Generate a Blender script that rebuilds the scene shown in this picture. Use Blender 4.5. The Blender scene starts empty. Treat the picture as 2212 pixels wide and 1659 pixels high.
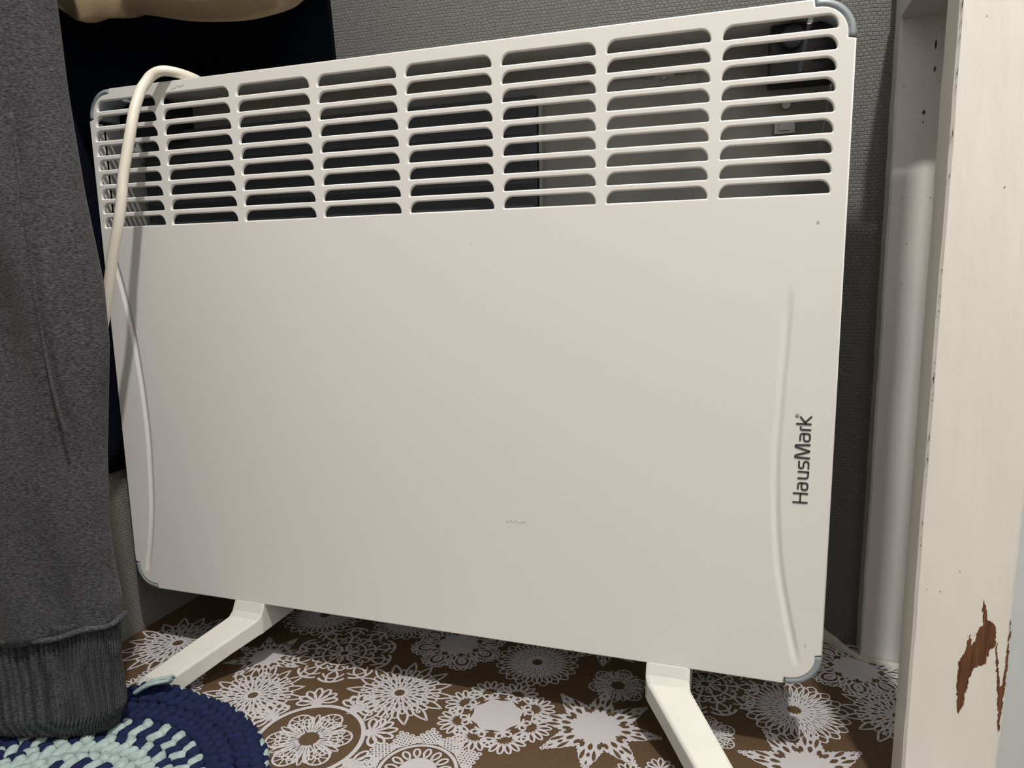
import bpy, bmesh, math, random
from mathutils import Vector, Matrix
random.seed(7)
PI = math.pi
SC = bpy.context.scene
COL = SC.collection

# ------------------------------------------------------------------ camera
cd = bpy.data.cameras.new('camera'); cam = bpy.data.objects.new('camera', cd); COL.objects.link(cam)
cd.sensor_width = 36; cd.lens = 1510.1/2212*36; cd.clip_start = .01
RX = Vector((.951407, .3074787, -.01677985)); RY = Vector((.03147352, -.15130281, -.98798627)); RZ = Vector((-.30632357, .93944894, -.15362799))
m = Matrix((RX, -RY, -RZ)).transposed().to_4x4(); m.translation = Vector((.5338, -.4841, .3443))
cam.matrix_world = m
SC.camera = cam
# ------------------------------------------------------------------ light, exposure
w = bpy.data.worlds.new('world'); SC.world = w; w.use_nodes = True
w.node_tree.nodes['Background'].inputs[0].default_value = (1, .98, .95, 1)
w.node_tree.nodes['Background'].inputs[1].default_value = .02
def lamp(name, kind, loc, energy, size, color, look=None):
    d = bpy.data.lights.new(name, kind); o = bpy.data.objects.new(name, d); COL.objects.link(o)
    o.location = loc; d.energy = energy; d.color = color
    if kind == 'AREA':
        d.shape = 'RECTANGLE'; d.size = size[0]; d.size_y = size[1]
        o.rotation_euler = (Vector(look)-Vector(loc)).to_track_quat('-Z', 'Y').to_euler()
    else: d.shadow_soft_size = size
    return o
lamp('ceiling_bulb', 'POINT', (.80, -.7, 2.0), 108, .03, (1, .967, .915))
lamp('fill_light', 'AREA', (1.1, -.95, .8), 2.6, (.5, .7), (1, .97, .93), (.5, 0, .25))  # added soft fill from the front right, stands for no actual lamp
SC.view_settings.view_transform = 'Standard'; SC.view_settings.look = 'None'
SC.view_settings.gamma = 1; SC.view_settings.use_curve_mapping = False
SC.view_settings.exposure = 0.12

# ------------------------------------------------------------------ materials
def mat(name, col, rough=.6, bump=None, vary=None, spec=.5, sheen=0, metallic=0):
    """bump=(kind, scale, strength, dist), vary=(scale, amount, detail)"""
    M = bpy.data.materials.new(name); M.use_nodes = True; nt = M.node_tree; N = nt.nodes; L = nt.links
    b = N['Principled BSDF']; b.inputs['Base Color'].default_value = (*col, 1); b.inputs['Roughness'].default_value = rough
    b.inputs['Specular IOR Level'].default_value = spec; b.inputs['Metallic'].default_value = metallic
    if sheen: b.inputs['Sheen Weight'].default_value = sheen; b.inputs['Sheen Roughness'].default_value = .4
    tc = N.new('ShaderNodeTexCoord')
    if vary:
        sc, am, det = vary
        n = N.new('ShaderNodeTexNoise'); n.inputs['Detail'].default_value = det
        if isinstance(sc, tuple):
            mp = N.new('ShaderNodeMapping'); mp.inputs['Scale'].default_value = sc; L.new(tc.outputs['Object'], mp.inputs[0]); L.new(mp.outputs[0], n.inputs[0]); n.inputs['Scale'].default_value = 1
        else:
            L.new(tc.outputs['Object'], n.inputs[0]); n.inputs['Scale'].default_value = sc
        r = N.new('ShaderNodeMapRange'); r.inputs[1].default_value = .25; r.inputs[2].default_value = .75
        r.inputs[3].default_value = 1-am; r.inputs[4].default_value = 1+am
        L.new(n.outputs['Fac'], r.inputs[0])
        v = N.new('ShaderNodeVectorMath'); v.operation = 'SCALE'; v.inputs[0].default_value = col
        L.new(r.outputs[0], v.inputs['Scale']); L.new(v.outputs[0], b.inputs['Base Color'])
    if bump:
        sc, st, di = bump
        n = N.new('ShaderNodeTexNoise'); n.inputs['Detail'].default_value = 3
        if isinstance(sc, tuple):
            mp = N.new('ShaderNodeMapping'); mp.inputs['Scale'].default_value = sc; L.new(tc.outputs['Object'], mp.inputs[0]); L.new(mp.outputs[0], n.inputs[0]); n.inputs['Scale'].default_value = 1
        else:
            L.new(tc.outputs['Object'], n.inputs[0]); n.inputs['Scale'].default_value = sc
        bp = N.new('ShaderNodeBump'); bp.inputs['Strength'].default_value = st; bp.inputs['Distance'].default_value = di
        L.new(n.outputs['Fac'], bp.inputs['Height']); L.new(bp.outputs[0], b.inputs['Normal'])
    return M

def fabric_wallpaper(name, col, ax):
    """coarse basket weave vinyl wallpaper; ax = the two coordinates that run in the wall"""
    M = bpy.data.materials.new(name); M.use_nodes = True; nt = M.node_tree; N = nt.nodes; L = nt.links
    b = N['Principled BSDF']; b.inputs['Roughness'].default_value = .62
    tc = N.new('ShaderNodeTexCoord'); sp = N.new('ShaderNodeSeparateXYZ'); L.new(tc.outputs['Object'], sp.inputs[0])
    cb = N.new('ShaderNodeCombineXYZ'); L.new(sp.outputs[ax[0]], cb.inputs[0]); L.new(sp.outputs[ax[1]], cb.inputs[1])
    nz = N.new('ShaderNodeTexNoise'); nz.inputs['Scale'].default_value = 60; L.new(cb.outputs[0], nz.inputs[0])
    mx = N.new('ShaderNodeVectorMath'); mx.operation = 'MULTIPLY_ADD'; mx.inputs[1].default_value = (.0032, .0036, 0); L.new(nz.outputs['Color'], mx.inputs[0]); L.new(cb.outputs[0], mx.inputs[2])
    br = N.new('ShaderNodeTexBrick'); br.inputs['Scale'].default_value = 1; br.inputs['Brick Width'].default_value = .0042; br.inputs['Row Height'].default_value = .003
    br.inputs['Mortar Size'].default_value = .0005; br.inputs['Mortar Smooth'].default_value = 1; br.offset = .5
    br.inputs['Color1'].default_value = (1, 1, 1, 1); br.inputs['Color2'].default_value = (.72, .72, .72, 1); br.inputs['Mortar'].default_value = (.5, .5, .5, 1)
    L.new(mx.outputs[0], br.inputs['Vector'])
    fine = N.new('ShaderNodeTexNoise'); fine.inputs['Scale'].default_value = 900; fine.inputs['Detail'].default_value = 2; L.new(cb.outputs[0], fine.inputs[0])
    r = N.new('ShaderNodeMapRange'); r.inputs[3].default_value = .75; r.inputs[4].default_value = 1.25; L.new(fine.outputs['Fac'], r.inputs[0])
    v = N.new('ShaderNodeMix'); v.data_type = 'RGBA'; v.blend_type = 'MULTIPLY'; v.inputs[0].default_value = .5
    v.inputs[6].default_value = (*col, 1); L.new(br.outputs['Color'], v.inputs[7])
    v2 = N.new('ShaderNodeVectorMath'); v2.operation = 'SCALE'; L.new(v.outputs[2], v2.inputs[0]); L.new(r.outputs[0], v2.inputs['Scale'])
    L.new(v2.outputs[0], b.inputs['Base Color'])
    ad = N.new('ShaderNodeMath'); ad.operation = 'MULTIPLY_ADD'; ad.inputs[1].default_value = .5; L.new(fine.outputs['Fac'], ad.inputs[0]); L.new(br.outputs['Color'], ad.inputs[2])
    bp = N.new('ShaderNodeBump'); bp.inputs['Strength'].default_value = .9; bp.inputs['Distance'].default_value = .0009
    L.new(ad.outputs[0], bp.inputs['Height']); L.new(bp.outputs[0], b.inputs['Normal'])
    return M

def jersey(name, col, rib):
    """heather grey knit: flecks run across, fine vertical wales"""
    M = bpy.data.materials.new(name); M.use_nodes = True; nt = M.node_tree; N = nt.nodes; L = nt.links
    b = N['Principled BSDF']; b.inputs['Roughness'].default_value = .95; b.inputs['Specular IOR Level'].default_value = .1
    b.inputs['Sheen Weight'].default_value = .08
    tc = N.new('ShaderNodeTexCoord')
    def noise(sc, det):
        mp = N.new('ShaderNodeMapping'); mp.inputs['Scale'].default_value = sc; mp.inputs['Rotation'].default_value = (0, .12, 0)
        L.new(tc.outputs['Object'], mp.inputs[0]); n = N.new('ShaderNodeTexNoise'); n.inputs['Scale'].default_value = 1; n.inputs['Detail'].default_value = det
        L.new(mp.outputs[0], n.inputs[0]); return n
    n1 = noise((420, 420, 1500), 4); n2 = noise((14, 14, 14), 2)
    r = N.new('ShaderNodeValToRGB'); r.color_ramp.elements[0].position = .36; r.color_ramp.elements[1].position = .68
    r.color_ramp.elements[0].color = (col[0]*.5, col[1]*.5, col[2]*.52, 1); r.color_ramp.elements[1].color = (col[0]*1.8, col[1]*1.8, col[2]*1.8, 1)
    L.new(n1.outputs['Fac'], r.inputs[0])
    mr = N.new('ShaderNodeMapRange'); mr.inputs[3].default_value = .68; mr.inputs[4].default_value = 1.36; L.new(n2.outputs['Fac'], mr.inputs[0])
    v = N.new('ShaderNodeVectorMath'); v.operation = 'SCALE'; L.new(r.outputs[0], v.inputs[0]); L.new(mr.outputs[0], v.inputs['Scale']); L.new(v.outputs[0], b.inputs['Base Color'])
    if rib:   # rib columns, the shade in their grooves painted in as darker bands
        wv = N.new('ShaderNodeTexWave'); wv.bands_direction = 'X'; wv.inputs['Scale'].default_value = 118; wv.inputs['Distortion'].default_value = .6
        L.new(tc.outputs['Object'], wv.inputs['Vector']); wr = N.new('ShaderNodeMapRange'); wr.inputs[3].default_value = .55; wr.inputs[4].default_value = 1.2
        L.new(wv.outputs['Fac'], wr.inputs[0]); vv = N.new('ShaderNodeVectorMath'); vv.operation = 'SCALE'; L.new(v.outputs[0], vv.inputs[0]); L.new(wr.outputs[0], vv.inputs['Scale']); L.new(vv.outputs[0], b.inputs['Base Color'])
    n3 = noise((1500, 1500, 260), 2)
    bp = N.new('ShaderNodeBump'); bp.inputs['Strength'].default_value = .55; bp.inputs['Distance'].default_value = .0007
    L.new(n3.outputs['Fac'], bp.inputs['Height']); L.new(bp.outputs[0], b.inputs['Normal'])
    return M

M_white = mat('powder_coated_white', (.79, .78, .755), .40, bump=(1500, .05, .0002), spec=.5)
M_shell = mat('heater_shell_grey', (.40, .40, .39), .5)
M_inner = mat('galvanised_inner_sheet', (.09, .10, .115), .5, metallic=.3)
M_grey = mat('grey_plastic', (.28, .32, .34), .35)
M_black = mat('black_plastic', (.02, .022, .028), .4)
M_steel = mat('zinc_screw', (.5, .5, .5), .3, metallic=.8)
M_leg = mat('white_leg_plastic', (.60, .59, .545), .45, bump=(500, .06, .0004), vary=(90, .03, 3))
M_ink = mat('dark_grey_ink', (.05, .052, .055), .6)
M_smudge = mat('grey_smudge', (.42, .40, .38), .6)
M_cable = mat('cream_cable_pvc', (.74, .70, .60), .38)
M_wall = fabric_wallpaper('grey_weave_wallpaper', (.155, .155, .148), (0, 2))
M_wallL = fabric_wallpaper('pale_grey_weave_wallpaper', (.24, .235, .215), (1, 2))
M_brown = mat('brown_printed_vinyl', (.088, .052, .025), .55, vary=(700, .35, 4), bump=(900, .2, .0003))
M_lace = mat('white_printed_lace', (.47, .455, .47), .5)
M_paint = mat('white_gloss_paint', (.70, .69, .67), .4, bump=((300, 300, 14), .35, .0007), vary=((120, 120, 10), .045, 3))
M_paintW = mat('warm_white_gloss_paint', (.80, .78, .715), .4, bump=((160, 160, 30), .5, .0009), vary=((60, 60, 8), .04, 4))
M_paintB = mat('cool_white_paint', (.58, .62, .63), .5, vary=(30, .04, 3))
M_wood = mat('bare_brown_wood', (.12, .047, .018), .7, vary=((900, 900, 30), .6, 3))
M_speck = mat('dark_chip', (.06, .035, .02), .7)
M_jersey = jersey('heather_grey_jersey', (.052, .053, .058), False)
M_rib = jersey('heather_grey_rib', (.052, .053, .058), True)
M_navy = mat('navy_black_cloth', (.0035, .005, .011), .95, spec=.1, bump=(900, .3, .0005))
M_beige = mat('beige_woven_cloth', (.30, .225, .14), .85, spec=.2, bump=(1800, .5, .0006), vary=(40, .06, 2))
M_rnavy = mat('navy_cotton_yarn', (.011, .016, .055), .9, spec=.15, bump=(420, .6, .0012), vary=(260, .25, 3))
M_rmint = mat('mint_cotton_yarn', (.32, .41, .40), .9, spec=.15, bump=(420, .6, .0012), vary=(200, .18, 3))
M_room = mat('pale_room_paint', (.33, .32, .31), .8)

# ------------------------------------------------------------------ helpers
def link(name, me, parent=None, mats=None, smooth=False):
    o = bpy.data.objects.new(name, me); COL.objects.link(o)
    if parent: o.parent = parent
    for x in (mats or []): me.materials.append(x)
    if smooth:
        for p in me.polygons: p.use_smooth = True
    return o
def from_bm(name, bm, mats, parent=None, smooth=False):
    bmesh.ops.recalc_face_normals(bm, faces=bm.faces)
    me = bpy.data.meshes.new(name); bm.to_mesh(me); bm.free()
    return link(name, me, parent, mats if isinstance(mats, list) else [mats], smooth)
def tag(o, label=None, cat=None, kind=None, group=None):
    if label: o['label'] = label
    if cat: o['category'] = cat
    if kind: o['kind'] = kind
    if group: o['group'] = group
    return o
def empty(name, loc):
    o = bpy.data.objects.new(name, None); o.location = loc; o.empty_display_size = .05; COL.objects.link(o); return o
from mathutils.geometry import delaunay_2d_cdt
def inside(p, poly):
    r = False; j = len(poly)-1
    for i in range(len(poly)):
        if (poly[i][1] > p[1]) != (poly[j][1] > p[1]) and p[0] < (poly[j][0]-poly[i][0])*(p[1]-poly[i][1])/(poly[j][1]-poly[i][1])+poly[i][0]: r = not r
        j = i
    return r
def box(bm, x0, x1, y0, y1, z0, z1, mi=0):
    vs = [bm.verts.new(p) for p in ((x0,y0,z0),(x1,y0,z0),(x1,y1,z0),(x0,y1,z0),(x0,y0,z1),(x1,y0,z1),(x1,y1,z1),(x0,y1,z1))]
    for f in ((0,3,2,1),(4,5,6,7),(0,1,5,4),(1,2,6,5),(2,3,7,6),(3,0,4,7)):
        fc = bm.faces.new([vs[i] for i in f]); fc.material_index = mi
    return vs
def bevel(o, w, seg=2, ang=.5):
    md = o.modifiers.new('bevel', 'BEVEL'); md.width = w; md.segments = seg; md.limit_method = 'ANGLE'; md.angle_limit = ang
def catmull(P, n=8):
    P = [Vector(p) for p in P]; out = []
    for i in range(len(P)-1):
        a = P[max(i-1, 0)]; b = P[i]; c = P[i+1]; d = P[min(i+2, len(P)-1)]
        for k in range(n):
            t = k/n
            out.append(.5*((2*b)+(-a+c)*t+(2*a-5*b+4*c-d)*t*t+(-a+3*b-3*c+d)*t**3))
    out.append(P[-1]); return out
def tube(bm, P, rad, seg=14, mi=0, cap=True):
    P = [Vector(p) for p in P]; rings = []; up = Vector((0, 0, 1)); prev = None
    for i, p in enumerate(P):
        t = (P[min(i+1, len(P)-1)]-P[max(i-1, 0)]).normalized()
        if prev is None: s = t.cross(up); s = s if s.length > .1 else t.cross(Vector((1, 0, 0)))
        else: s = prev-t*prev.dot(t)
        s.normalize(); prev = s; u = s.cross(t)
        r = rad(i/(len(P)-1)) if callable(rad) else rad
        rings.append([bm.verts.new(p+s*r*math.cos(2*PI*k/seg)+u*r*math.sin(2*PI*k/seg)) for k in range(seg)])
    for a, b in zip(rings, rings[1:]):
        for k in range(seg):
            f = bm.faces.new((a[k], a[(k+1) % seg], b[(k+1) % seg], b[k])); f.material_index = mi; f.smooth = True
    if cap:
        bm.faces.new(rings[0]).material_index = mi; bm.faces.new(rings[-1][::-1]).material_index = mi
def prism_y(bm, pts, y0, y1, mi=0):
    a = [bm.verts.new((x, y0, z)) for x, z in pts]; b = [bm.verts.new((x, y1, z)) for x, z in pts]
    bm.faces.new(a).material_index = mi; bm.faces.new(b[::-1]).material_index = mi
    for i in range(len(pts)):
        j = (i+1) % len(pts); bm.faces.new((a[i], a[j], b[j], b[i])).material_index = mi

# ------------------------------------------------------------------ room
FX0, FX1, FY0, FY1, CZ = -.025, 1.5, -2.2, .185, 2.4
# --- floor with printed lace doilies (pattern stays in the floor mesh)
bm = bmesh.new()
vs = [bm.verts.new(p) for p in ((FX0, FY0, 0), (FX1, FY0, 0), (FX1, FY1, 0), (FX0, FY1, 0))]; bm.faces.new(vs)
ZI = [0]
def nz_():
    ZI[0] += 1; return (ZI[0] % 400)*4e-7
class Doily:
    def __init__(s, x, y, r, rot): s.x, s.y, s.r, s.c, s.n = x, y, r, math.cos(rot), math.sin(rot)
    def pt(s, p, z): return bm.verts.new((s.x+s.r*(p[0]*s.c-p[1]*s.n), s.y+s.r*(p[0]*s.n+p[1]*s.c), z))
    def fill(s, pts, mi=1, z=.0002):
        z += nz_()
        try: bm.faces.new([s.pt(p, z) for p in pts]).material_index = mi
        except ValueError: pass
    def stroke(s, pts, w=.03, closed=False, z=.0003):
        w *= 1.22
        n = len(pts); L, R = [], []; z += nz_()
        for i in range(n):
            a = pts[(i-1) % n] if closed else pts[max(i-1, 0)]; b = pts[(i+1) % n] if closed else pts[min(i+1, n-1)]
            dx, dy = b[0]-a[0], b[1]-a[1]; l = math.hypot(dx, dy) or 1; nx, ny = -dy/l*w/2, dx/l*w/2
            L.append(s.pt((pts[i][0]+nx, pts[i][1]+ny), z)); R.append(s.pt((pts[i][0]-nx, pts[i][1]-ny), z))
        for i in range(n if closed else n-1):
            j = (i+1) % n
            bm.faces.new((L[i], L[j], R[j], R[i])).material_index = 1
    def circ(s, cx, cy, r, w=.03, k=20): s.stroke([(cx+r*math.cos(2*PI*i/k), cy+r*math.sin(2*PI*i/k)) for i in range(k)], w, True)
    def disc(s, cx, cy, r, mi=1, z=.0002, k=24): s.fill([(cx+r*math.cos(2*PI*i/k), cy+r*math.sin(2*PI*i/k)) for i in range(k)], mi, z)
    def tear(s, a, r0, r1, hw, w=.028, cx=0, cy=0, pos=.62, fill=None, k=14, leaf=False):
        ca, sa = math.cos(a), math.sin(a); pts = []
        for i in range(k):
            t = 2*PI*i/k; u = .5-.5*math.cos(t)
            v = math.sin(t)*(.35+.65*math.sin(min(u/pos, 1)*PI/2)) * hw
            if leaf: v = hw*math.copysign(1, math.sin(t))*math.sin(PI*u**.8)*(1 if i else 0)
            q = r0+(r1-r0)*u; pts.append((cx+q*ca-v*sa, cy+q*sa+v*ca))
        if fill is None: s.stroke(pts, w, True)
        else: s.fill(pts, fill, .00045)
def ring(n, off=0): return [2*PI*(i+off)/n for i in range(n)]
def P2(a, r, cx=0, cy=0): return (cx+r*math.cos(a), cy+r*math.sin(a))
def dA(d):
    d.circ(0, 0, .14, .07)
    for a in ring(16): d.tear(a, .17, .34, .04, .035)
    for a in ring(16, .5): d.tear(a, .28, .50, .05, .035); d.tear(a, .52, .76, .06, .030)
    for a in ring(16): d.tear(a, .42, .66, .05, .03)
    for a in ring(8): d.tear(a, .50, 1.03, .088, .034, leaf=True, k=18); d.circ(*P2(a, .72), .03, .03, 8)
    for a in ring(8, .5): d.tear(a, .50, .97, .088, .034, leaf=True, k=18)
def dB(d):
    d.circ(0, 0, .10, .04)
    for a in ring(8, .5): d.tear(a, .12, .30, .05, .03)
    n = 10
    for i, a in enumerate(ring(n)):
        # scroll: stem, then a curl on each side
        for sg in (1, -1):
            cx, cy = P2(a+sg*.17, .52); pts = []
            for k in range(22):
                t = k/21; q = .13*(1-.75*t); th = a+PI+sg*(-.6+t*7.0); pts.append((cx+q*math.cos(th), cy+q*math.sin(th)))
            d.stroke(pts, .032)
        d.stroke([P2(a, .14), P2(a, .42)], .03)
        d.tear(a, .60, .98, .10, .034, pos=.5)
        d.stroke([P2(a+t*.315, .80+.17*math.sin(PI*(t+1)/2)**.5) for t in [k/8-1+1e-6 for k in range(1, 16)]], .04)
        d.stroke([P2(a+t*.315, .66+.2*math.sin(PI*(t+1)/2)**.7) for t in [k/8-1+1e-6 for k in range(1, 16)]], .03)
def dC(d):
    d.fill([P2(a, .40 if i % 2 else .47) for i, a in enumerate(ring(16))])
    for a in ring(8):
        cx, cy = P2(a, .62)
        for k in range(9):
            b = a+(k-4)*.42; d.tear(b, .14, .38, .045, .028, cx, cy)
        for sg in (1, -1):
            px, py = P2(a+sg*.12, .57); pts = []
            for k in range(16):
                t = k/15; q = .10*(1-.7*t); th = a+sg*(-1.2-t*5.5); pts.append((px+q*math.cos(th), py+q*math.sin(th)))
            d.stroke(pts, .035)
        d.stroke([P2(a+t, .47+.0*t) for t in (-.3, -.15, 0, .15, .3)], .03)
def dD(d):
    pts = [P2(a, .26 if i % 2 else .20) for i, a in enumerate(ring(32))]
    d.disc(0, 0, .27); d.fill([P2(a, .15 if i % 2 else .11) for i, a in enumerate(ring(24))], 0, .00045)
    for a in ring(20): d.tear(a, .22, 1.0, .15, .030, pos=.9); d.tear(a, .24, .62, .06, .03)
    for a in ring(20, .5): d.tear(a, .30, .90, .14, .026, pos=.9)
def dE(d):
    d.disc(0, 0, .42)
    for a in ring(8):
        d.tear(a, .36, .50, .05, fill=0)
        cx, cy = P2(a, .62)
        d.tear(a, .46, .86, .16, .04, pos=.4); d.tear(a, .52, .76, .07, .035)
        d.tear(a, .56, .70, .03, .03)
        for k in range(9):
            q = P2(a+(k-4)*.45, .27, *P2(a, .66)); d.circ(q[0], q[1], .045, .03, 10)
        for sg in (1, -1): d.tear(a+sg*.27, .42, .62, .05, .03)
def dW(d, s=1.0):
    for a in ring(6):
        cx, cy = P2(a, .60*s); d.circ(cx, cy, .22*s, .035*s, 18); d.circ(cx, cy, .05*s, .03*s, 8)
        for b in ring(8): d.stroke([P2(b, .05*s, cx, cy), P2(b, .22*s, cx, cy)], .022*s)
        for k in range(-2, 3): d.tear(a+.52+k*.17, .20*s, (.74-.05*abs(k))*s, .055*s, .026*s)
def dF(d):
    dW(d, .68)
    d.circ(0, 0, .70, .05, 48)
    for a in ring(8, .5):
        cx, cy = P2(a, .80)
        d.disc(cx, cy, .09)
        for k in range(7): d.tear(a+(k-3)*.5, .05, .34-.02*abs(k-3), .055, .03, cx, cy)
def dG(d):
    d.circ(0, 0, .58, .045, 48); d.disc(0, 0, .30)
    for a in ring(16): d.tear(a, .30, .50, .05, .03)
    n = 12
    for a in ring(n):
        for r0, hw in ((.66, 3), (.74, 3), (.82, 2), (.90, 1), (.97, 0)):
            for k in range(-hw, hw+1):
                q = P2(a, r0); q = (q[0]-math.sin(a)*k*.068, q[1]+math.cos(a)*k*.068); d.circ(q[0], q[1], .030, .026, 8)
def dH(d):
    d.disc(0, 0, .42)
    n = 8
    for a in ring(n):
        tip = P2(a, 1.0); l = P2(a-PI/n, .52); r = P2(a+PI/n, .52)
        d.fill([l, P2(a-PI/n*.45, .78), P2(a, .96), P2(a+PI/n*.45, .78), r, P2(a, .36)])
        for p0, p1 in ((l, tip), (r, tip)):
            for k in range(8):
                t = k/7; d.circ(p0[0]+(p1[0]-p0[0])*t*1.0, p0[1]+(p1[1]-p0[1])*t, .028, .022, 8)
        for sg in (1, -1):
            d.tear(a+sg*.13, .56, .80, .032, fill=0); d.tear(a+sg*.28, .40, .54, .035, fill=0)
        d.tear(a, .62, .72, .028, fill=0); d.tear(a, .40, .56, .04, fill=0); d.tear(a, .80, .90, .016, fill=0)
        d.tear(a+PI/n, .36, .48, .03, fill=0)
FN = dict(A=dA, B=dB, C=dC, D=dD, E=dE, F=dF, G=dG, H=dH, W=dW)
DL = [('A',.156,-.040,.043),('B',.195,.040,.048),('A',.273,-.002,.045),('C',.361,-.007,.047),('D',.371,.075,.037),('E',.291,.085,.046),
      ('F',.234,-.075,.058),('G',.328,-.084,.048),('H',.439,0,.048),('W',.446,.060,.030),('B',.516,.083,.044),('D',.585,.066,.0405),('E',.640,.143,.046),
      ('A',.661,.080,.041),('H',.590,-.003,.046),('W',.521,.017,.026),('A',.030,.011,.050),('C',.071,-.053,.037),('H',.129,.014,.036),('D',.136,.100,.042),
      ('D',.226,.112,.036),('H',.424,.122,.036),('F',.494,-.062,.036),('E',.412,-.090,.034),('C',.50,.145,.035),('A',.345,.145,.034),('G',.570,-.10,.045),('B',.06,.125,.04),
      ('C',.66,-.085,.045),('A',.39,-.17,.045),('B',.49,-.16,.045),('H',.30,-.19,.05),('E',.58,-.20,.045)]
for i, (t, x, y, r) in enumerate(DL): FN[t](Doily(x, y, r, .2+i*.37))
me = bpy.data.meshes.new('floor'); bm.to_mesh(me); bm.free()
tag(link('floor', me, None, [M_brown, M_lace]), 'brown vinyl floor printed with white lace doilies', kind='structure')

def slab(name, x0, x1, y0, y1, z0, z1, m, label):
    b = bmesh.new(); box(b, x0, x1, y0, y1, z0, z1); return tag(from_bm(name, b, m), label, kind='structure')
slab('wall_back', FX0-.05, FX1+.05, FY1, FY1+.05, 0, CZ, M_wall, 'dark grey woven-look wallpapered wall behind the heater')
slab('wall_left', FX0-.05, FX0, FY0, FY1, 0, CZ, M_wallL, 'pale grey woven-look wallpapered wall beside the heater')
slab('wall_right', FX1, FX1+.05, FY0, FY1, 0, CZ, M_room, 'pale wall out of view on the right')
slab('wall_front', FX0-.05, FX1+.05, FY0-.05, FY0, 0, CZ, M_room, 'pale wall behind the photographer')
slab('ceiling', FX0-.05, FX1+.05, FY0-.05, FY1+.05, CZ, CZ+.05, M_room, 'pale ceiling')

# vinyl edge curling up against the wall
bm = bmesh.new()
pts = catmull([(.618, .1845, .012), (.625, .183, .007), (.632, .176, .003), (.640, .166, .002), (.650, .159, .0015), (.679, .156, .0012), (.70, .155, .001)], 5)
prev = None
for i, p in enumerate(pts):
    t = (pts[min(i+1, len(pts)-1)]-pts[max(i-1, 0)]); n = Vector((t.y, -t.x, 0)).normalized()
    row = [bm.verts.new(p+n*-.004+Vector((0, 0, .0005))), bm.verts.new(p+Vector((0, 0, .0020))), bm.verts.new(p+n*.0012+Vector((0, 0, .0012))), bm.verts.new((p+n*.0022).to_3d()*1.0)]
    row[3].co.z = 0.0004
    if prev:
        for k in range(3): bm.faces.new((prev[k], prev[k+1], row[k+1], row[k]))
    prev = row
tag(from_bm('trim_1', bm, mat('curled_vinyl_edge', (.50, .46, .42), .6), smooth=True), 'pale curled cut edge of the floor vinyl by the wall', kind='structure')

# ------------------------------------------------------------------ wooden posts
def wobbly_post(name, x0, x1, y0, y1, z1, m, amp, chips=None, specks=None, seed=1):
    """painted batten, its long edges slightly uneven; chips are patches of bare wood in the same mesh"""
    rnd = random.Random(seed); bm = bmesh.new(); n = 90; rings = []
    ph = [rnd.uniform(0, 6) for _ in range(8)]
    c = .0016
    prof = [(x0+c, y0), (x1-c, y0), (x1, y0+c), (x1, y1), (x0, y1), (x0, y0+c)]
    for i in range(n+1):
        z = z1*i/n; r = []
        for k, (x, y) in enumerate(prof):
            dx = amp*(math.sin(z*47+ph[k % 3 if x < (x0+x1)/2 else 3])+.6*math.sin(z*131+ph[4])+rnd.uniform(-.5, .5))*(.5 if x < (x0+x1)/2 else 1)
            r.append(bm.verts.new((x+dx, y, z)))
        rings.append(r)
    for a, b in zip(rings, rings[1:]):
        for k in range(6): bm.faces.new((a[k], a[(k+1) % 6], b[(k+1) % 6], b[k]))
    bm.faces.new(rings[0][::-1]); bm.faces.new(rings[-1])
    bmesh.ops.recalc_face_normals(bm, faces=bm.faces)
    def patch(poly, mi, jag):
        P = []
        for i in range(len(poly)):
            a = poly[i]; b = poly[(i+1) % len(poly)]; L = math.hypot(b[0]-a[0], b[1]-a[1]); k = max(1, int(L/.0012))
            for j in range(k):
                t = j/k; P.append((a[0]+(b[0]-a[0])*t+rnd.uniform(-jag, jag)*.45, a[1]+(b[1]-a[1])*t+rnd.uniform(-jag, jag)*1.6))
        vo, _, fo, _, _, _ = delaunay_2d_cdt([Vector(p) for p in P], [(i, (i+1) % len(P)) for i in range(len(P))], [], 0, 1e-7, True)
        vs = [bm.verts.new((p.x, y0-.0002, p.y)) for p in vo]
        for t in fo:
            if inside((sum(vo[i].x for i in t)/3, sum(vo[i].y for i in t)/3), P): bm.faces.new([vs[i] for i in t]).material_index = mi
    for poly in (chips or []): patch(poly, 1, .0010)
    for x, z, s, h in (specks or []): patch([(x-s, z), (x, z-h), (x+s, z), (x, z+h)], 2, .0003)
    me = bpy.data.meshes.new(name); bm.to_mesh(me); bm.free()
    return link(name, me, None, [m, M_wood, M_speck])
chipA = [(.675,.152),(.677,.143),(.679,.140),(.682,.137),(.683,.126),(.680,.122),(.679,.114),(.673,.110),(.671,.103),(.670,.095),(.669,.085),(.667,.079),(.666,.082),(.665,.097),(.665,.110),(.667,.117),(.668,.122),(.6695,.131),(.6705,.123),(.672,.126),(.673,.133),(.676,.137),(.6745,.147)]
chipB = [(.6893,.143),(.6896,.129),(.6897,.114),(.6893,.099),(.6890,.084),(.6886,.070),(.6878,.074),(.6868,.088),(.684,.113),(.683,.124),(.6834,.126),(.685,.113),(.687,.1),(.6882,.1),(.6884,.114),(.6887,.128)]
rr = random.Random(5)
spk = [(rr.uniform(.645, .68), rr.uniform(.06, .5), rr.uniform(.0002, .0004), rr.uniform(.0002, .0006)) for _ in range(10)]+[(.6404, rr.uniform(.17, .5), rr.uniform(.0001, .0003), rr.uniform(.0008, .004)) for i in range(26)]
o = wobbly_post('wooden_post', .6395, .690, -.035, -.008, .74, M_paintW, .00025, [chipA, chipB], spk, 3)
tag(o, 'warm white painted wooden post in the foreground with chipped brown bare wood patches', 'post')
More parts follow.
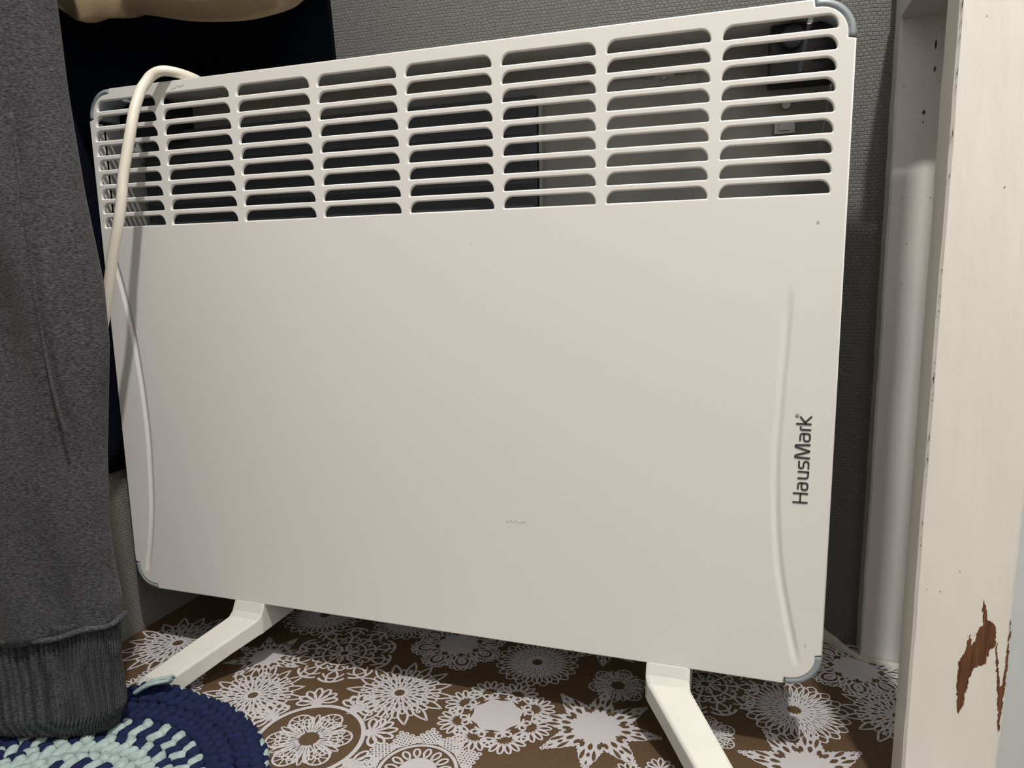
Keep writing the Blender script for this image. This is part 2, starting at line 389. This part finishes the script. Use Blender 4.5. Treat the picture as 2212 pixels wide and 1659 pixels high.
spk = [(.6665, .465, .0012, .0022), (.6665, .458, .0006, .0012), (.659, .40, .0004, .0005), (.650, .38, .0004, .0006), (.672, .497, .0008, .003), (.6715, .515, .0009, .004)]+[(rr.uniform(.647, .676), rr.uniform(.3, .52), .0003, .0006) for _ in range(8)]
o = wobbly_post('wooden_post', .646, .6795, .163, FY1, .74, M_paint, .0004, None, spk, 9)
tag(o, 'narrow white painted batten against the wall right of the heater', 'post')
bm = bmesh.new(); box(bm, .6455, .72, .102, .1628, .5365, .57)
o = from_bm('wooden_rail', bm, M_paint); bevel(o, .001)
tag(o, 'grey-white horizontal rail crossing the top of the narrow batten', 'rail')
bm = bmesh.new(); box(bm, .700, .86, .0, .018, 0, .74)
o = from_bm('painted_board', bm, M_paintB); bevel(o, .001)
tag(o, 'cool white painted board behind the chipped post at the right edge', 'board')

# ------------------------------------------------------------------ the heater
H = empty('convector_heater', (.2975, .035, 0))
tag(H, 'large white panel convector heater with slotted top grille on splayed legs', 'heater')
W, Z0, Z1 = .595, .060, .505
INV = Matrix.Translation(Vector((-.2975, -.035, 0)))
def part(name, bm, mats, smooth=False, parent=None):
    for v in bm.verts: v.co = INV @ v.co
    o = from_bm(name, bm, mats, None, smooth); o.parent = parent or H; return o
# front panel: outline with stepped corners and 72 slots
def corner(cx, cz, sx, sz):
    """inner stepped corner seen from the panel: sx, sz point outwards"""
    r = .0168; t = .0045; out = []
    out.append((cx+sx*0.0, cz-sz*(t+r+.0032)))          # on the vertical edge
    out.append((cx-sx*t, cz-sz*(t+r+.0022)))
    for k in range(13):
        a = PI/2*k/12; out.append((cx-sx*(t+r)+sx*r*math.cos(a), cz-sz*(t+r)+sz*r*math.sin(a)))
    out.append((cx-sx*(t+r+.0022), cz-sz*t)); out.append((cx-sx*(t+r+.0028), cz))
    return out
BV, TH = .0011, .0024
outline = corner(W, Z0, 1, -1)[::-1] + corner(W, Z1, 1, 1) + corner(0, Z1, -1, 1)[::-1] + corner(0, Z0, -1, -1)
def orient(p, ccw=True):
    A = sum(p[i][0]*p[(i+1) % len(p)][1]-p[(i+1) % len(p)][0]*p[i][1] for i in range(len(p)))
    return p if (A > 0) == ccw else p[::-1]
def offset(p, d):
    """move a closed contour to its left by d (mitred)"""
    out = []; n = len(p)
    for i in range(n):
        a, q, c = Vector(p[i-1]), Vector(p[i]), Vector(p[(i+1) % n]); e = (q-a).normalized(); f = (c-q).normalized()
        n1 = Vector((-e.y, e.x)); n2 = Vector((-f.y, f.x)); m_ = (n1+n2); m_.normalize(); k = d/max(.6, m_.dot(n1)); out.append((q.x+m_.x*k, q.y+m_.y*k))
    return out
contours = [orient(outline, True)]                      # material lies to the left of every contour
SW, SH = .0658, .0080
for i in range(8):
    for j in range(9):
        x0 = .0052+i*.07335; z0 = .4874-j*.012015; q = []
        rx, rz = .0062, .0070
        q += [(x0+.0005, z0+.0001), (x0, z0+.0007)]
        for k in range(8):
            a = PI-PI/2*k/7; q.append((x0+rx+rx*math.cos(a), z0+.0009+rz*math.sin(a)))
        for k in range(8):
            a = PI/2-PI/2*k/7; q.append((x0+SW-rx+rx*math.cos(a), z0+.0009+rz*math.sin(a)))
        q += [(x0+SW, z0+.0007), (x0+SW-.0005, z0+.0001)]
        sh = {0: .0046, 1: .0022}.get(j, 0) if i == 0 else 0
        q = [(x0+sh+(a_-x0)*(SW-sh)/SW, b_) for a_, b_ in q]
        cl = [q[0]]
        for p in q[1:]:
            if math.hypot(p[0]-cl[-1][0], p[1]-cl[-1][1]) > 1e-5: cl.append(p)
        contours.append(orient(cl, False))
bm = bmesh.new(); pts2, ed2, front = [], [], []
for c_ in contours:
    n = len(c_); prev = None
    for s_ in range(5):                                  # rounded lip, then straight back
        if s_ < 4: a = PI/2*s_/3; d, y = BV*(1-math.sin(a)), BV*(1-math.cos(a))
        else: d, y = 0, TH
        ringv = [bm.verts.new((x, y, z)) for x, z in (offset(c_, d) if d > 1e-9 else c_)]
        if prev:
            for k in range(n):
                f = bm.faces.new((prev[k], prev[(k+1) % n], ringv[(k+1) % n], ringv[k])); f.smooth = s_ < 4
        else:
            b0 = len(pts2); pts2 += [(v.co.x, v.co.z) for v in ringv]; ed2 += [(b0+k, b0+(k+1) % n) for k in range(n)]; front += ringv
        prev = ringv
# long curved grooves pressed into the sheet near both sides
grooves = []
def groove(P):
    C = catmull([(x, 0, z) for x, z in P], 8); n = len(C); rows = []
    for i, p in enumerate(C):
        t = (C[min(i+1, n-1)]-C[max(i-1, 0)]).normalized(); s_ = Vector((t.z, 0, -t.x)); u = i/(n-1)
        e = min(1, u/.14)*min(1, (1-u)/.05); e = e*e*(3-2*e)
        rows.append([bm.verts.new(p+s_*(k/12*2-1)*.0038+Vector((0, .0013*e*(math.cos((k/12*2-1)*PI)*.5+.5), 0))) for k in range(13)])
    for r0, r1 in zip(rows, rows[1:]):
        for k in range(12): bm.faces.new((r0[k], r0[k+1], r1[k+1], r1[k])).smooth = True
    loop = [r[0] for r in rows]+rows[-1][1:12]+[r[12] for r in rows[::-1]]+rows[0][11:0:-1]
    global pts2, ed2, front
    b0 = len(pts2); n = len(loop); pts2 += [(v.co.x, v.co.z) for v in loop]; ed2 += [(b0+k, b0+(k+1) % n) for k in range(n)]; front += loop
    grooves.append([(v.co.x, v.co.z) for v in loop])
groove([(.5645, .335), (.5629, .3043), (.5607, .2492), (.5600, .2200), (.5612, .1858), (.5643, .150), (.5694, .1205), (.5794, .0743)])
groove([(.0095, .3820), (.0117, .366), (.0205, .326), (.0260, .290), (.0296, .2456), (.0306, .210), (.0297, .1817), (.0262, .1376), (.0195, .100), (.0130, .0754)])
vo, _, fo, ov, _, _ = delaunay_2d_cdt([Vector(p) for p in pts2], ed2, [], 0, 1e-7, True)
mp = {i: front[ov[i][0]] for i in range(len(vo)) if ov[i]}
holes = [(offset(c_, BV), min(p[0] for p in c_)-.002, max(p[0] for p in c_)+.002, min(p[1] for p in c_)-.002, max(p[1] for p in c_)+.002) for c_ in contours[1:]]
oin = offset(contours[0], BV)
for f in fo:
    c0 = sum((vo[i].x for i in f))/3, sum((vo[i].y for i in f))/3
    if not inside(c0, oin) or any(inside(c0, g) for g in grooves) or any(x0 < c0[0] < x1 and y0 < c0[1] < y1 and inside(c0, h) for h, x0, x1, y0, y1 in holes): continue
    if all(i in mp for i in f) and len({mp[i] for i in f}) == 3: bm.faces.new([mp[i] for i in f])
for f in bm.faces: f.material_index = 0
# return flanges round the rim: top, bottom and both sides
def flange(pts, d0, d1, th):
    """strip behind the rim: pts run along the edge in x,z ; d0..d1 in y"""
    for (xa, za), (xb, zb) in zip(pts, pts[1:]):
        box(bm, min(xa, xb)-(th/2 if xa == xb else 0), max(xa, xb)+(th/2 if xa == xb else 0), d0, d1, min(za, zb)-(th/2 if za == zb else 0), max(za, zb)+(th/2 if za == zb else 0))
flange([(.0255, Z1-.0012), (W-.0255, Z1-.0012)], .001, .012, .0018)
flange([(.0255, Z0+.0012), (W-.0255, Z0+.0012)], .001, .012, .0018)
flange([(.0012, Z0+.0255), (.0012, Z1-.0255)], .001, .012, .0018)
flange([(W-.0012, Z0+.0255), (W-.0012, Z1-.0255)], .001, .012, .0018)
# small scuffs on the panel
rs = random.Random(4)
def scuff(x, z, s, h, y=-.0003, n=9):
    f = bm.faces.new([bm.verts.new((x+s*math.cos(2*PI*i/n)*rs.uniform(.6, 1), y, z+h*math.sin(2*PI*i/n)*rs.uniform(.6, 1))) for i in range(n)]); f.material_index = 1
for k in range(9): scuff(.3700+k*.0018, .1592+rs.uniform(-.0006, .0006), .0007, .0004)
scuff(.5787, .3739, .0011, .0010)
for k in range(5): scuff(.0905+k*.0028, .4985+.0005*k+rs.uniform(-.0008, .0008), .0016, .0003)
scuff(.5838, .0905, .0003, .0016); scuff(.0776, .292, .0004, .0005); scuff(.31, .285, .0003, .0004); scuff(.347, .367, .0003, .0004); scuff(.256, .083, .0003, .0008)
panel = part('front_panel', bm, [M_white, M_smudge])
# corner pieces
CN = []
for cx, cz, sx, sz in ((W, Z1, 1, 1), (0, Z1, -1, 1), (W, Z0, 1, -1), (0, Z0, -1, -1)):
    bm = bmesh.new(); r = .0166; ro = .0213; t = .0045; ox = cx-sx*(t+r); oz = cz-sz*(t+r)
    prof = [(r-.004, .002), (r, .0008), (r+.0012, -.0002), (ro-.0018, 0), (ro-.0005, .0012), (ro, .003), (ro-.0003, .026), (r-.002, .026)]
    rings = []
    ext = .0019
    for k in range(-1, 18):
        a = PI/2*min(max(k, 0), 16)/16; off = Vector((0, 0, 0))
        if k == -1: off = Vector((0, 0, -sz*ext))
        if k == 17: off = Vector((-sx*ext, 0, 0))
        rings.append([bm.verts.new(Vector((ox+sx*q*math.cos(a), y, oz+sz*q*math.sin(a)))+off) for q, y in prof])
    for a, b in zip(rings, rings[1:]):
        for k in range(8): bm.faces.new((a[k], a[(k+1) % 8], b[(k+1) % 8], b[k]))
    bm.faces.new(rings[0]); bm.faces.new(rings[-1])
    for f in bm.faces: f.smooth = len(f.verts) == 4
    o = part('corner_piece', bm, M_grey); o['label'] = 'grey plastic corner piece'; bevel(o, .0003, 1, 1.0)
# back shell: tray open to the front
bm = bmesh.new(); D = .060
box(bm, .004, W-.004, D-.0015, D, Z0+.004, Z1-.004)
box(bm, .004, .0055, .012, D-.0015, Z0+.026, Z1-.026); box(bm, W-.0055, W-.004, .012, D-.0015, Z0+.026, Z1-.026)
box(bm, .026, W-.026, .012, D-.0015, Z0+.004, Z0+.0055)
box(bm, .026, W-.026, .012, D-.0015, Z1-.0055, Z1-.004)
# pressed folds on the back sheet
box(bm, .41, .5, D-.006, D-.0015, Z1-.028, Z1-.022); box(bm, .385, .3875, D-.012, D-.0015, Z0+.01, Z1-.030)
part('back_shell', bm, M_shell)
bm = bmesh.new()
box(bm, .006, .383, D-.010, D-.0085, Z0+.01, Z1-.028); box(bm, .012, .383, D-.016, D-.010, Z1-.032, Z1-.028)
for k in range(4): box(bm, .012, .383, D-.020, D-.018, .395+k*.018, .397+k*.018)
o = part('heat_shield', bm, M_inner); o['label'] = 'dark inner sheet behind the grille'
bm = bmesh.new(); box(bm, .547, .588, .020, D-.002, .468, .498); tube(bm, [(.560, .020, .489), (.560, .012, .489)], .007, 16); tube(bm, [(.576, .020, .479), (.576, .014, .479)], .0035, 12)
o = part('control_box', bm, M_black); o['label'] = 'black plastic control box inside the top right corner'; bevel(o, .002)
bm = bmesh.new(); box(bm, .553, .566, D-.006, D-.0015, .438, .448); box(bm, .556, .563, D-.008, D-.006, .440, .446); part('mounting_clip', bm, M_steel)
bm = bmesh.new(); tube(bm, [(.560, D-.006, .457), (.560, D-.001, .457)], .0028, 12)
part('screw', bm, M_steel)
bm = bmesh.new(); box(bm, .470, .484, D-.005, D-.0015, .480, .4855); tube(bm, [(.477, D-.008, .4828), (.477, D-.004, .4828)], .002, 10)
part('mounting_clip', bm, M_steel)
bm = bmesh.new(); box(bm, .030, .058, .020, D-.002, .468, .4985)
part('cable_entry_box', bm, M_black)

# legs: diagonal bars, front arm and rear arm slope to the floor
def leg(xa, xb, cy, sx, k, front):
    """V shaped foot: straight block under the heater, arms splay outwards to front and rear"""
    B = .036
    prof = [(0, 0, .0612, .0350, 0), (B-.006, 0, .0612, .0350, 0), (B-.002, 0, .0535, .0348, 0), (B+.002, .002, .0490, .0340, .0004), (B+.020, .020, .0385, .0240, .001), (B+.045, .045, .0240, .0085, .0018), (B+.058, .058, .0165, .0006, .0022), (B+.078, .078, .0060, .0, .0026), (B+.081, .081, .0030, .0, .0030)]
    st = []
    for sg, end in ((-1, front), (1, .081)):
        q = [p for p in prof if p[1] <= end+1e-6]
        if end < .078:
            q.append((B+.061, .061, .0125, 0, .0023)); q.append((B+end, end, .0040, 0, .0032))
        rows = [(cy+sg*d, sx*k*e, zt, zb, tp) for d, e, zt, zb, tp in q]
        st = rows[::-1] if sg < 0 else st+rows[1:]
    bm = bmesh.new(); R_ = []
    for y, dx, zt, zb, tp in st:
        a, b = xa+dx+tp, xb+dx-tp; m_ = (a+b)/2; e = .0012
        R_.append([bm.verts.new(p) for p in ((a, y, zb), (a, y, zt-e), (a+(m_-a)*.14, y, zt-.0002), (m_, y, zt), (b+(m_-b)*.14, y, zt-.0002), (b, y, zt-e), (b, y, zb))])
    for p, q in zip(R_, R_[1:]):
        for i in range(7): bm.faces.new((p[i], p[(i+1) % 7], q[(i+1) % 7], q[i]))
    bm.faces.new(R_[0]); bm.faces.new(R_[-1])
    o = part('leg', bm, M_leg); bevel(o, .0008, 2, .35)
    return o
leg(.1105, .142, .030, -1, .82, .0645); leg(.4765, .508, .030, 1, .78, .081)

# lettering along the right side, reading upwards
bm = bmesh.new()
KU = .0595/781; KV = .0093/143; LX, LZ = .5808, .1912
def ink(pts, w=17, closed=False):
    n = len(pts); A, B = [], []
    for i in range(n):
        a = pts[(i-1) % n] if closed else pts[max(i-1, 0)]; b = pts[(i+1) % n] if closed else pts[min(i+1, n-1)]
        d1 = Vector((pts[i][0]-a[0], pts[i][1]-a[1])); d2 = Vector((b[0]-pts[i][0], b[1]-pts[i][1]))
        if d1.length < 1e-6: d1 = d2
        if d2.length < 1e-6: d2 = d1
        d1.normalize(); d2.normalize(); t = (d1+d2).normalized(); nn = Vector((-t.y, t.x)); mlt = 1/max(.5, nn.dot(Vector((-d1.y, d1.x))))
        for S, sg in ((A, 1), (B, -1)):
            u = pts[i][0]+nn.x*sg*w/2*mlt; v = pts[i][1]+nn.y*sg*w/2*mlt
            S.append(bm.verts.new((LX-v*KV, -.00035, LZ+u*KU)))
    for i in range(n if closed else n-1):
        j = (i+1) % n; bm.faces.new((A[i], A[j], B[j], B[i]))
def rc(pts, r, closed=False):
    """round the corners of a polyline"""
    out = []; n = len(pts)
    for i, p in enumerate(pts):
        if not closed and i in (0, n-1): out.append(p); continue
        a = Vector(pts[(i-1) % n]); b = Vector(pts[(i+1) % n]); q = Vector(p)
        da = (a-q); db = (b-q); k = min(r, da.length*.5, db.length*.5); da.normalize(); db.normalize()
        for s in range(6):
            t = s/5; c = (q+da*k)*(1-t)**2+q*2*t*(1-t)+(q+db*k)*t*t; out.append((c.x, c.y))
    return out
X = 107; CAP = 143; h2 = 8.5
ink([(h2, 0), (h2, CAP)]); ink([(98-h2, 0), (98-h2, CAP)]); ink([(h2, CAP*.5), (98-h2, CAP*.5)])                      # H
def let_a(x0, x1):
    ink(rc([(x0+10, X-h2), (x1-h2, X-h2), (x1-h2, h2), (x0+h2, h2), (x0+h2, X*.60), (x1-h2, X*.60)], 24))
let_a(115, 193)
ink(rc([(218+h2, X), (218+h2, h2), (293-h2, h2)], 26)); ink([(293-h2, X), (293-h2, 0)])                                   # u
ink(rc([(385-4, X-h2), (308+h2, X-h2), (308+h2, X*.52), (385-h2, X*.52), (385-h2, h2), (308+2, h2)], 22))                  # s
ink(rc([(398+h2, 0), (412, CAP-4), (428, CAP-4), (465, 8), (470, 8), (505, CAP-4), (519, CAP-4), (533-h2, 0)], 14), 18)     # M
let_a(548, 631)
ink(rc([(648+h2, 0), (648+h2, X-h2), (687, X-h2)], 24))                                                                    # r
ink([(698+h2, 0), (698+h2, CAP)]); ink([(708, 50), (772, X)]); ink([(722, 58), (776, 0)])                                   # k
ink(rc([(764, 120), (790, 120), (790, 150), (764, 150)], 8, True), 3.5, True)
ink([(771, 128), (771, 143), (781, 143), (781, 136), (772, 135), (783, 128)], 3)                                            # small R in a box
o = part('lettering', bm, M_ink); o['label'] = 'dark grey brand lettering reading upwards'
# power cord over the top left of the grille
bm = bmesh.new()
cp = [(.070, .085, .35), (.085, .082, .44), (.098, .066, .490), (.104, .040, .503), (.100, .018, .5085), (.0935, .004, .5112), (.086, -.0045, .5113), (.0795, -.009, .5075), (.0765, -.0135, .5005), (.0755, -.0175, .4945), (.0755, -.022, .4860), (.0755, -.0265, .4760), (.0755, -.0315, .4610), (.0735, -.0355, .4430),
      (.0715, -.0390, .4260), (.0700, -.0420, .4060), (.0660, -.0440, .3860), (.0590, -.0450, .3640), (.050, -.045, .335), (.036, -.044, .295), (.020, -.045, .24), (.006, -.05, .18), (-.006, -.058, .11), (-.013, -.066, .05), (-.014, -.075, .006)]
tube(bm, catmull(cp, 8), .0040, 18)
o = part('power_cord', bm, M_cable, True); o['label'] = 'cream power cord looped over the top of the grille'

# ------------------------------------------------------------------ hanging clothes
# heather grey sweatpants leg / sleeve with a ribbed cuff
G = empty('hanging_sweatpants', (.05, -.12, .02))
tag(G, 'grey marl jersey garment with ribbed cuff hanging down to the rug', 'garment')
right = [(.60, .108), (.534, .1065), (.522, .1085), (.462, .110), (.396, .114), (.335, .1205), (.294, .1200), (.216, .1095), (.164, .1060), (.129, .1070), (.108, .1095), (.098, .1080)]
cuffR = [(.0985, .1055), (.086, .1050), (.060, .1030), (.040, .1038), (.030, .1040), (.021, .100)]
def interp(T, z):
    T = sorted(T)
    if z <= T[0][0]: return T[0][1]
    for (a, b), (c, d) in zip(T, T[1:]):
        if z <= c: return b+(d-b)*(z-a)/(c-a)
    return T[-1][1]
def cloth_tube(T, z0, z1, nz, dep, left, rib=0, folds=0, tilt=0, nk=180, lip=0):
    bm = bmesh.new(); rings = []
    for i in range(nz+1):
        t = i/nz; z = z0+(z1-z0)*t; xr = interp(T, z); xl = left; cx = (xr+xl)/2; a = (xr-xl)/2; r = []
        for k in range(nk):
            th = 2*PI*k/nk; c, s = math.cos(th), math.sin(th)
            px = a*math.copysign(abs(c)**.85, c); py = dep*math.copysign(abs(s)**.8, s)
            if folds:
                amp = folds*min(1, (1-abs(c))*2.2)
                py += amp*(math.sin(px*150+z*13+1)*.5+math.sin(px*85-z*19)*.6+.4*math.sin(z*40+px*90))*(1 if s > 0 else 1)
                # side seam: shallow groove wandering down the front
                xs = xr+interp([(.10,-.0012),(.165,-.0015),(.205,-.0025),(.24,-.0055),(.272,-.0135),(.303,-.0185),(.336,-.0195),(.392,-.016),(.60,-.012)], z)
                if s < 0:
                    q = cx+px-xs; py -= .0030/(1+math.exp(max(-30, min(30, -q/.0013))))*math.exp(-max(q, 0)/.009)*min(1, max(0, (.42-z)/.08))
            if rib:
                f = math.sin(th*rib); px += rib and .0010*f*c; py += .0014*f*s
            if lip: # gathers in towards the hem
                e = max(0, 1-t/.16); px *= 1-.05*e*e; py *= 1-.22*e*e
            zz = z+tilt*(px/a)*(min(1, t*2) if rib else 1)
            r.append(bm.verts.new((cx+px, -.12+py, zz)))
        rings.append(r)
    for p, q in zip(rings, rings[1:]):
        for k in range(nk): bm.faces.new((p[k], p[(k+1) % nk], q[(k+1) % nk], q[k])).smooth = True
    bm.faces.new(rings[0][::-1]); bm.faces.new(rings[-1])
    return bm
def gpart(name, bm, m):
    for v in bm.verts: v.co.y += .25*(v.co.x-.105)
    for v in bm.verts: v.co -= Vector((.05, -.12, .02))
    return from_bm(name, bm, m, G)
gpart('trouser_leg', cloth_tube(right, .090, .60, 90, .022, -.016, folds=.0034, tilt=.008, nk=420), M_jersey)
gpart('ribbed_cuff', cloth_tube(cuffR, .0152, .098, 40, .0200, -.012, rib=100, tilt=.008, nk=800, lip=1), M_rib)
bm = bmesh.new()
tube(bm, catmull([(.0975, -.1448, .45), (.0985, -.1448, .392), (.0995, -.1448, .36), (.100, -.1449, .336), (.1015, -.1446, .303), (.1045, -.1440, .272), (.1085, -.1425, .245)], 8), .0011, 8)
for v in bm.verts: v.co.y -= .25*(v.co.x-.105)
o = gpart('side_seam', bm, M_jersey)
bm = bmesh.new(); pts = []
for k in range(97):
    th = 2*PI*k/96; c, s = math.cos(th), math.sin(th); a = (.1085+.016)/2
    pts.append((.0462+(a+.0002)*math.copysign(abs(c)**.85, c), -.12+.0222*math.copysign(abs(s)**.8, s), .0925+.008*c+.0012*math.sin(th*7)))
tube(bm, pts, .0022, 8, cap=False)
gpart('cuff_seam', bm, M_jersey)

# navy garment: hangs along the left wall and on behind the heater
def hanging_sheet(path, ztop, zbot, amp, nz, th, waves):
    bm = bmesh.new(); C = catmull([(x, y, 0) for x, y in path], 14); n = len(C)
    F, B = [], []
    for i, p in enumerate(C):
        t = (C[min(i+1, n-1)]-C[max(i-1, 0)]).normalized(); nn = Vector((t.y, -t.x, 0)); u = i/(n-1); f, b = [], []
        for j in range(nz+1):
            v = j/nz; zb = zbot(u); z = ztop+(zb-ztop)*v; off = amp*math.sin(u*waves+v*1.7)+amp*.5*math.sin(u*waves*2.3+1)
            q = p+nn*off*min(1, u*6)*min(1, (1-u)*6); f.append(bm.verts.new((q.x, q.y, z))); b.append(bm.verts.new((q.x-nn.x*th, q.y-nn.y*th, z)))
        F.append(f); B.append(b)
    for S in (F, B):
        for i in range(n-1):
            for j in range(nz): bm.faces.new((S[i][j], S[i+1][j], S[i+1][j+1], S[i][j+1])).smooth = True
    for i in range(n-1):
        bm.faces.new((F[i][0], F[i+1][0], B[i+1][0], B[i][0])); bm.faces.new((F[i][nz], F[i+1][nz], B[i+1][nz], B[i][nz]))
    for j in range(nz):
        bm.faces.new((F[0][j], F[0][j+1], B[0][j+1], B[0][j])); bm.faces.new((F[-1][j], F[-1][j+1], B[-1][j+1], B[-1][j]))
    return bm
bm = hanging_sheet([(-.018, -.075), (-.0185, -.03), (-.0185, .02), (-.017, .06), (-.008, .085), (.02, .098), (.08, .104), (.14, .100), (.178, .098)], .72, lambda u: .168 if u < .45 else .30, .002, 30, .004, 16)
# the free right edge leans outwards towards the bottom
for v in bm.verts:
    if v.co.y > .07 and v.co.x > .02: v.co.x += (v.co.x-.02)/.158*(.6-v.co.z)*.06
o = from_bm('hanging_garment', bm, M_navy)
tag(o, 'navy black cloth garment hanging behind the heater against the left wall', 'garment')

# beige cloth bag: sagging bottom above the heater
bm = bmesh.new(); NU, NV = 72, 26; rings = []
prof = [(-.015, 0.6080), (-.013, 0.5740), (.004, 0.5655), (.026, 0.5510), (.033, 0.5480), (.040, 0.5540), (.050, 0.5610), (.066, 0.5590), (.110, 0.5490), (.152, 0.5445), (.180, 0.5458), (.1935, 0.5480), (.199, 0.5525), (.207, 0.5600), (.214, 0.6040)]
NP = catmull([(x, 0, z) for x, z in prof], 6)
def yfront(x):
    t = min(1, max(0, (x-.034)/.014)); t = t*t*(3-2*t); return -.030+.030*t
for j in range(9):
    v = j/8; row = []; rise = .060*v*v
    for p in NP:
        e = max(0, (.60-p.z)/.08)
        row.append(bm.verts.new((p.x, yfront(p.x)+.07*v, p.z+rise*min(1, e*2))))
    rings.append(row)
top = []
for j, r in enumerate(rings): pass
for a, b in zip(rings, rings[1:]):
    for i in range(len(NP)-1): bm.faces.new((a[i], a[i+1], b[i+1], b[i])).smooth = True
# front and back cloth up to the top of the bag
def side(row, dy):
    prev = row
    for s in range(1, 7):
        k = s/6; cur = []
        for i, v in enumerate(row):
            x = v.co.x; z0 = v.co.z; z = z0+(.68-z0)*k
            fold = .004*math.sin(x*60+k*2)-.013*math.exp(-((x-.034-.004*k)/.006)**2)*(dy < 0)
            cur.append(bm.verts.new((x, row[i].co.y+dy*math.sin(k*PI/2)*.010+fold*k, z)))
        for i in range(len(row)-1): bm.faces.new((prev[i], prev[i+1], cur[i+1], cur[i])).smooth = True
        prev = cur
    return prev
f = side(rings[0], -1); b = side(rings[-1], 1)
for i in range(len(f)-1): bm.faces.new((f[i], f[i+1], b[i+1], b[i]))
bmesh.ops.remove_doubles(bm, verts=bm.verts, dist=1e-5)
o = from_bm('cloth_bag', bm, M_beige)
tag(o, 'beige cloth bag sagging down above the left end of the heater', 'bag')

# ------------------------------------------------------------------ crocheted rug
bm = bmesh.new(); RC = Vector((.117, -.2020)); RR = .141
def lump(p, t, n, L, Wd, Hh, tilt, mi):
    """tear shaped stitch: t along the row, n outwards"""
    rings = []; ns, nk = 7, 8
    d = (t*math.cos(tilt)+n*math.sin(tilt)).normalized(); e = Vector((-d.y, d.x, 0))
    a0 = bm.verts.new(p-d*L*.5); a1 = bm.verts.new(p+d*L*.5+Vector((0, 0, -.001)))
    for i in range(1, ns):
        u = i/ns; w = math.sin(PI*u**.75)**.8
        r = []
        for k in range(nk):
            th = 2*PI*k/nk
            r.append(bm.verts.new(p+d*L*(u-.5)+e*Wd*.5*w*math.cos(th)+Vector((0, 0, Hh*w*math.sin(th)+.0006*math.sin(u*9)))))
        rings.append(r)
    for k in range(nk):
        f = bm.faces.new((a0, rings[0][k], rings[0][(k+1) % nk])); f.material_index = mi; f.smooth = True
        f = bm.faces.new((a1, rings[-1][(k+1) % nk], rings[-1][k])); f.material_index = mi; f.smooth = True
    for a, b in zip(rings, rings[1:]):
        for k in range(nk):
            f = bm.faces.new((a[k], b[k], b[(k+1) % nk], a[(k+1) % nk])); f.material_index = mi; f.smooth = True
rg = random.Random(11)
# base disc under the stitches
for zz, rr_ in ((.001, RR-.017),):
    lo = [bm.verts.new((RC.x+rr_*math.cos(2*PI*i/72), RC.y+rr_*math.sin(2*PI*i/72), .0008)) for i in range(72)]
    hi = [bm.verts.new((RC.x+(rr_-.002)*math.cos(2*PI*i/72), RC.y+(rr_-.002)*math.sin(2*PI*i/72), .0075)) for i in range(72)]
    bm.faces.new(lo[::-1]); bm.faces.new(hi)
    for i in range(72): bm.faces.new((lo[i], lo[(i+1) % 72], hi[(i+1) % 72], hi[i]))
#        radius back from the rim, stitch pitch, length, width, height, z, colour rule
def rowcol(k, i):
    if k == 0: return 1 if i % 2 else 0
    if k in (1, 2, 3, 4): return 0
    if k == 5: return 1 if i % 2 else 0
    if k == 6: return 1 if i % 2 == 0 else 0
    if k == 7: return 1 if i % 2 else 0
    if k in (8, 9): return 1
    if k == 10: return 1 if i % 2 else 0
    if k == 11: return 0
    return 1 if (i+k) % 2 else 0
rad = RR-.0016
for k in range(13):
    if k == 0: ln, wd, hh, z, step = .0125, .0062, .0036, .0052, .0062
    else: ln, wd, hh, z, step = .0155, .0100, .0046, .0082, .0086
    n = int(2*PI*rad/step); n -= n % 2
    for i in range(n):
        a = 2*PI*i/n+(PI/n if k % 2 else 0)
        if a < PI and False: continue
        nv = Vector((math.cos(a), math.sin(a), 0)); tv = Vector((-nv.y, nv.x, 0))
        q = rad+rg.uniform(-.0005, .0005)
        pw = Vector((RC.x, RC.y, 0))+nv*q; lift = .0062*math.exp(-(((pw.x-.083)/.030)**2+((pw.y+.066)/.020)**2))
        lump(pw+Vector((0, 0, z+lift+rg.uniform(-.0005, .0008))), tv, nv, ln*rg.uniform(.92, 1.1), wd*rg.uniform(.95, 1.15), hh*rg.uniform(.9, 1.15), (.35 if k == 0 else (.8 if k % 2 else -.8))+rg.uniform(-.1, .1), rowcol(k, i))
    rad -= .0056 if k == 0 else .0096
# loose end
RUG = from_bm('crochet_rug', bm, [M_rnavy, M_rmint])
tag(RUG, 'thick round crocheted rug in navy and mint yarn', 'rug')
bm = bmesh.new()
for k in range(6):
    o0 = Vector((.080, -.081, .017)); o1 = Vector((.102+.0006*k, -.0685-.0016*k, .0235+.0014*(k % 3)))
    tube(bm, catmull([o0+Vector((0, -.0012*k, 0)), (o0+o1)/2+Vector((0, -.001*k, .003)), o1, o1+Vector((.0015, .001*(k-3)*.4, .002))], 4), lambda t: .0019*(1-.35*t), 6)
o = from_bm('loose_yarn_end', bm, M_rmint); o.parent = RUG; o['label'] = 'frayed mint yarn end'
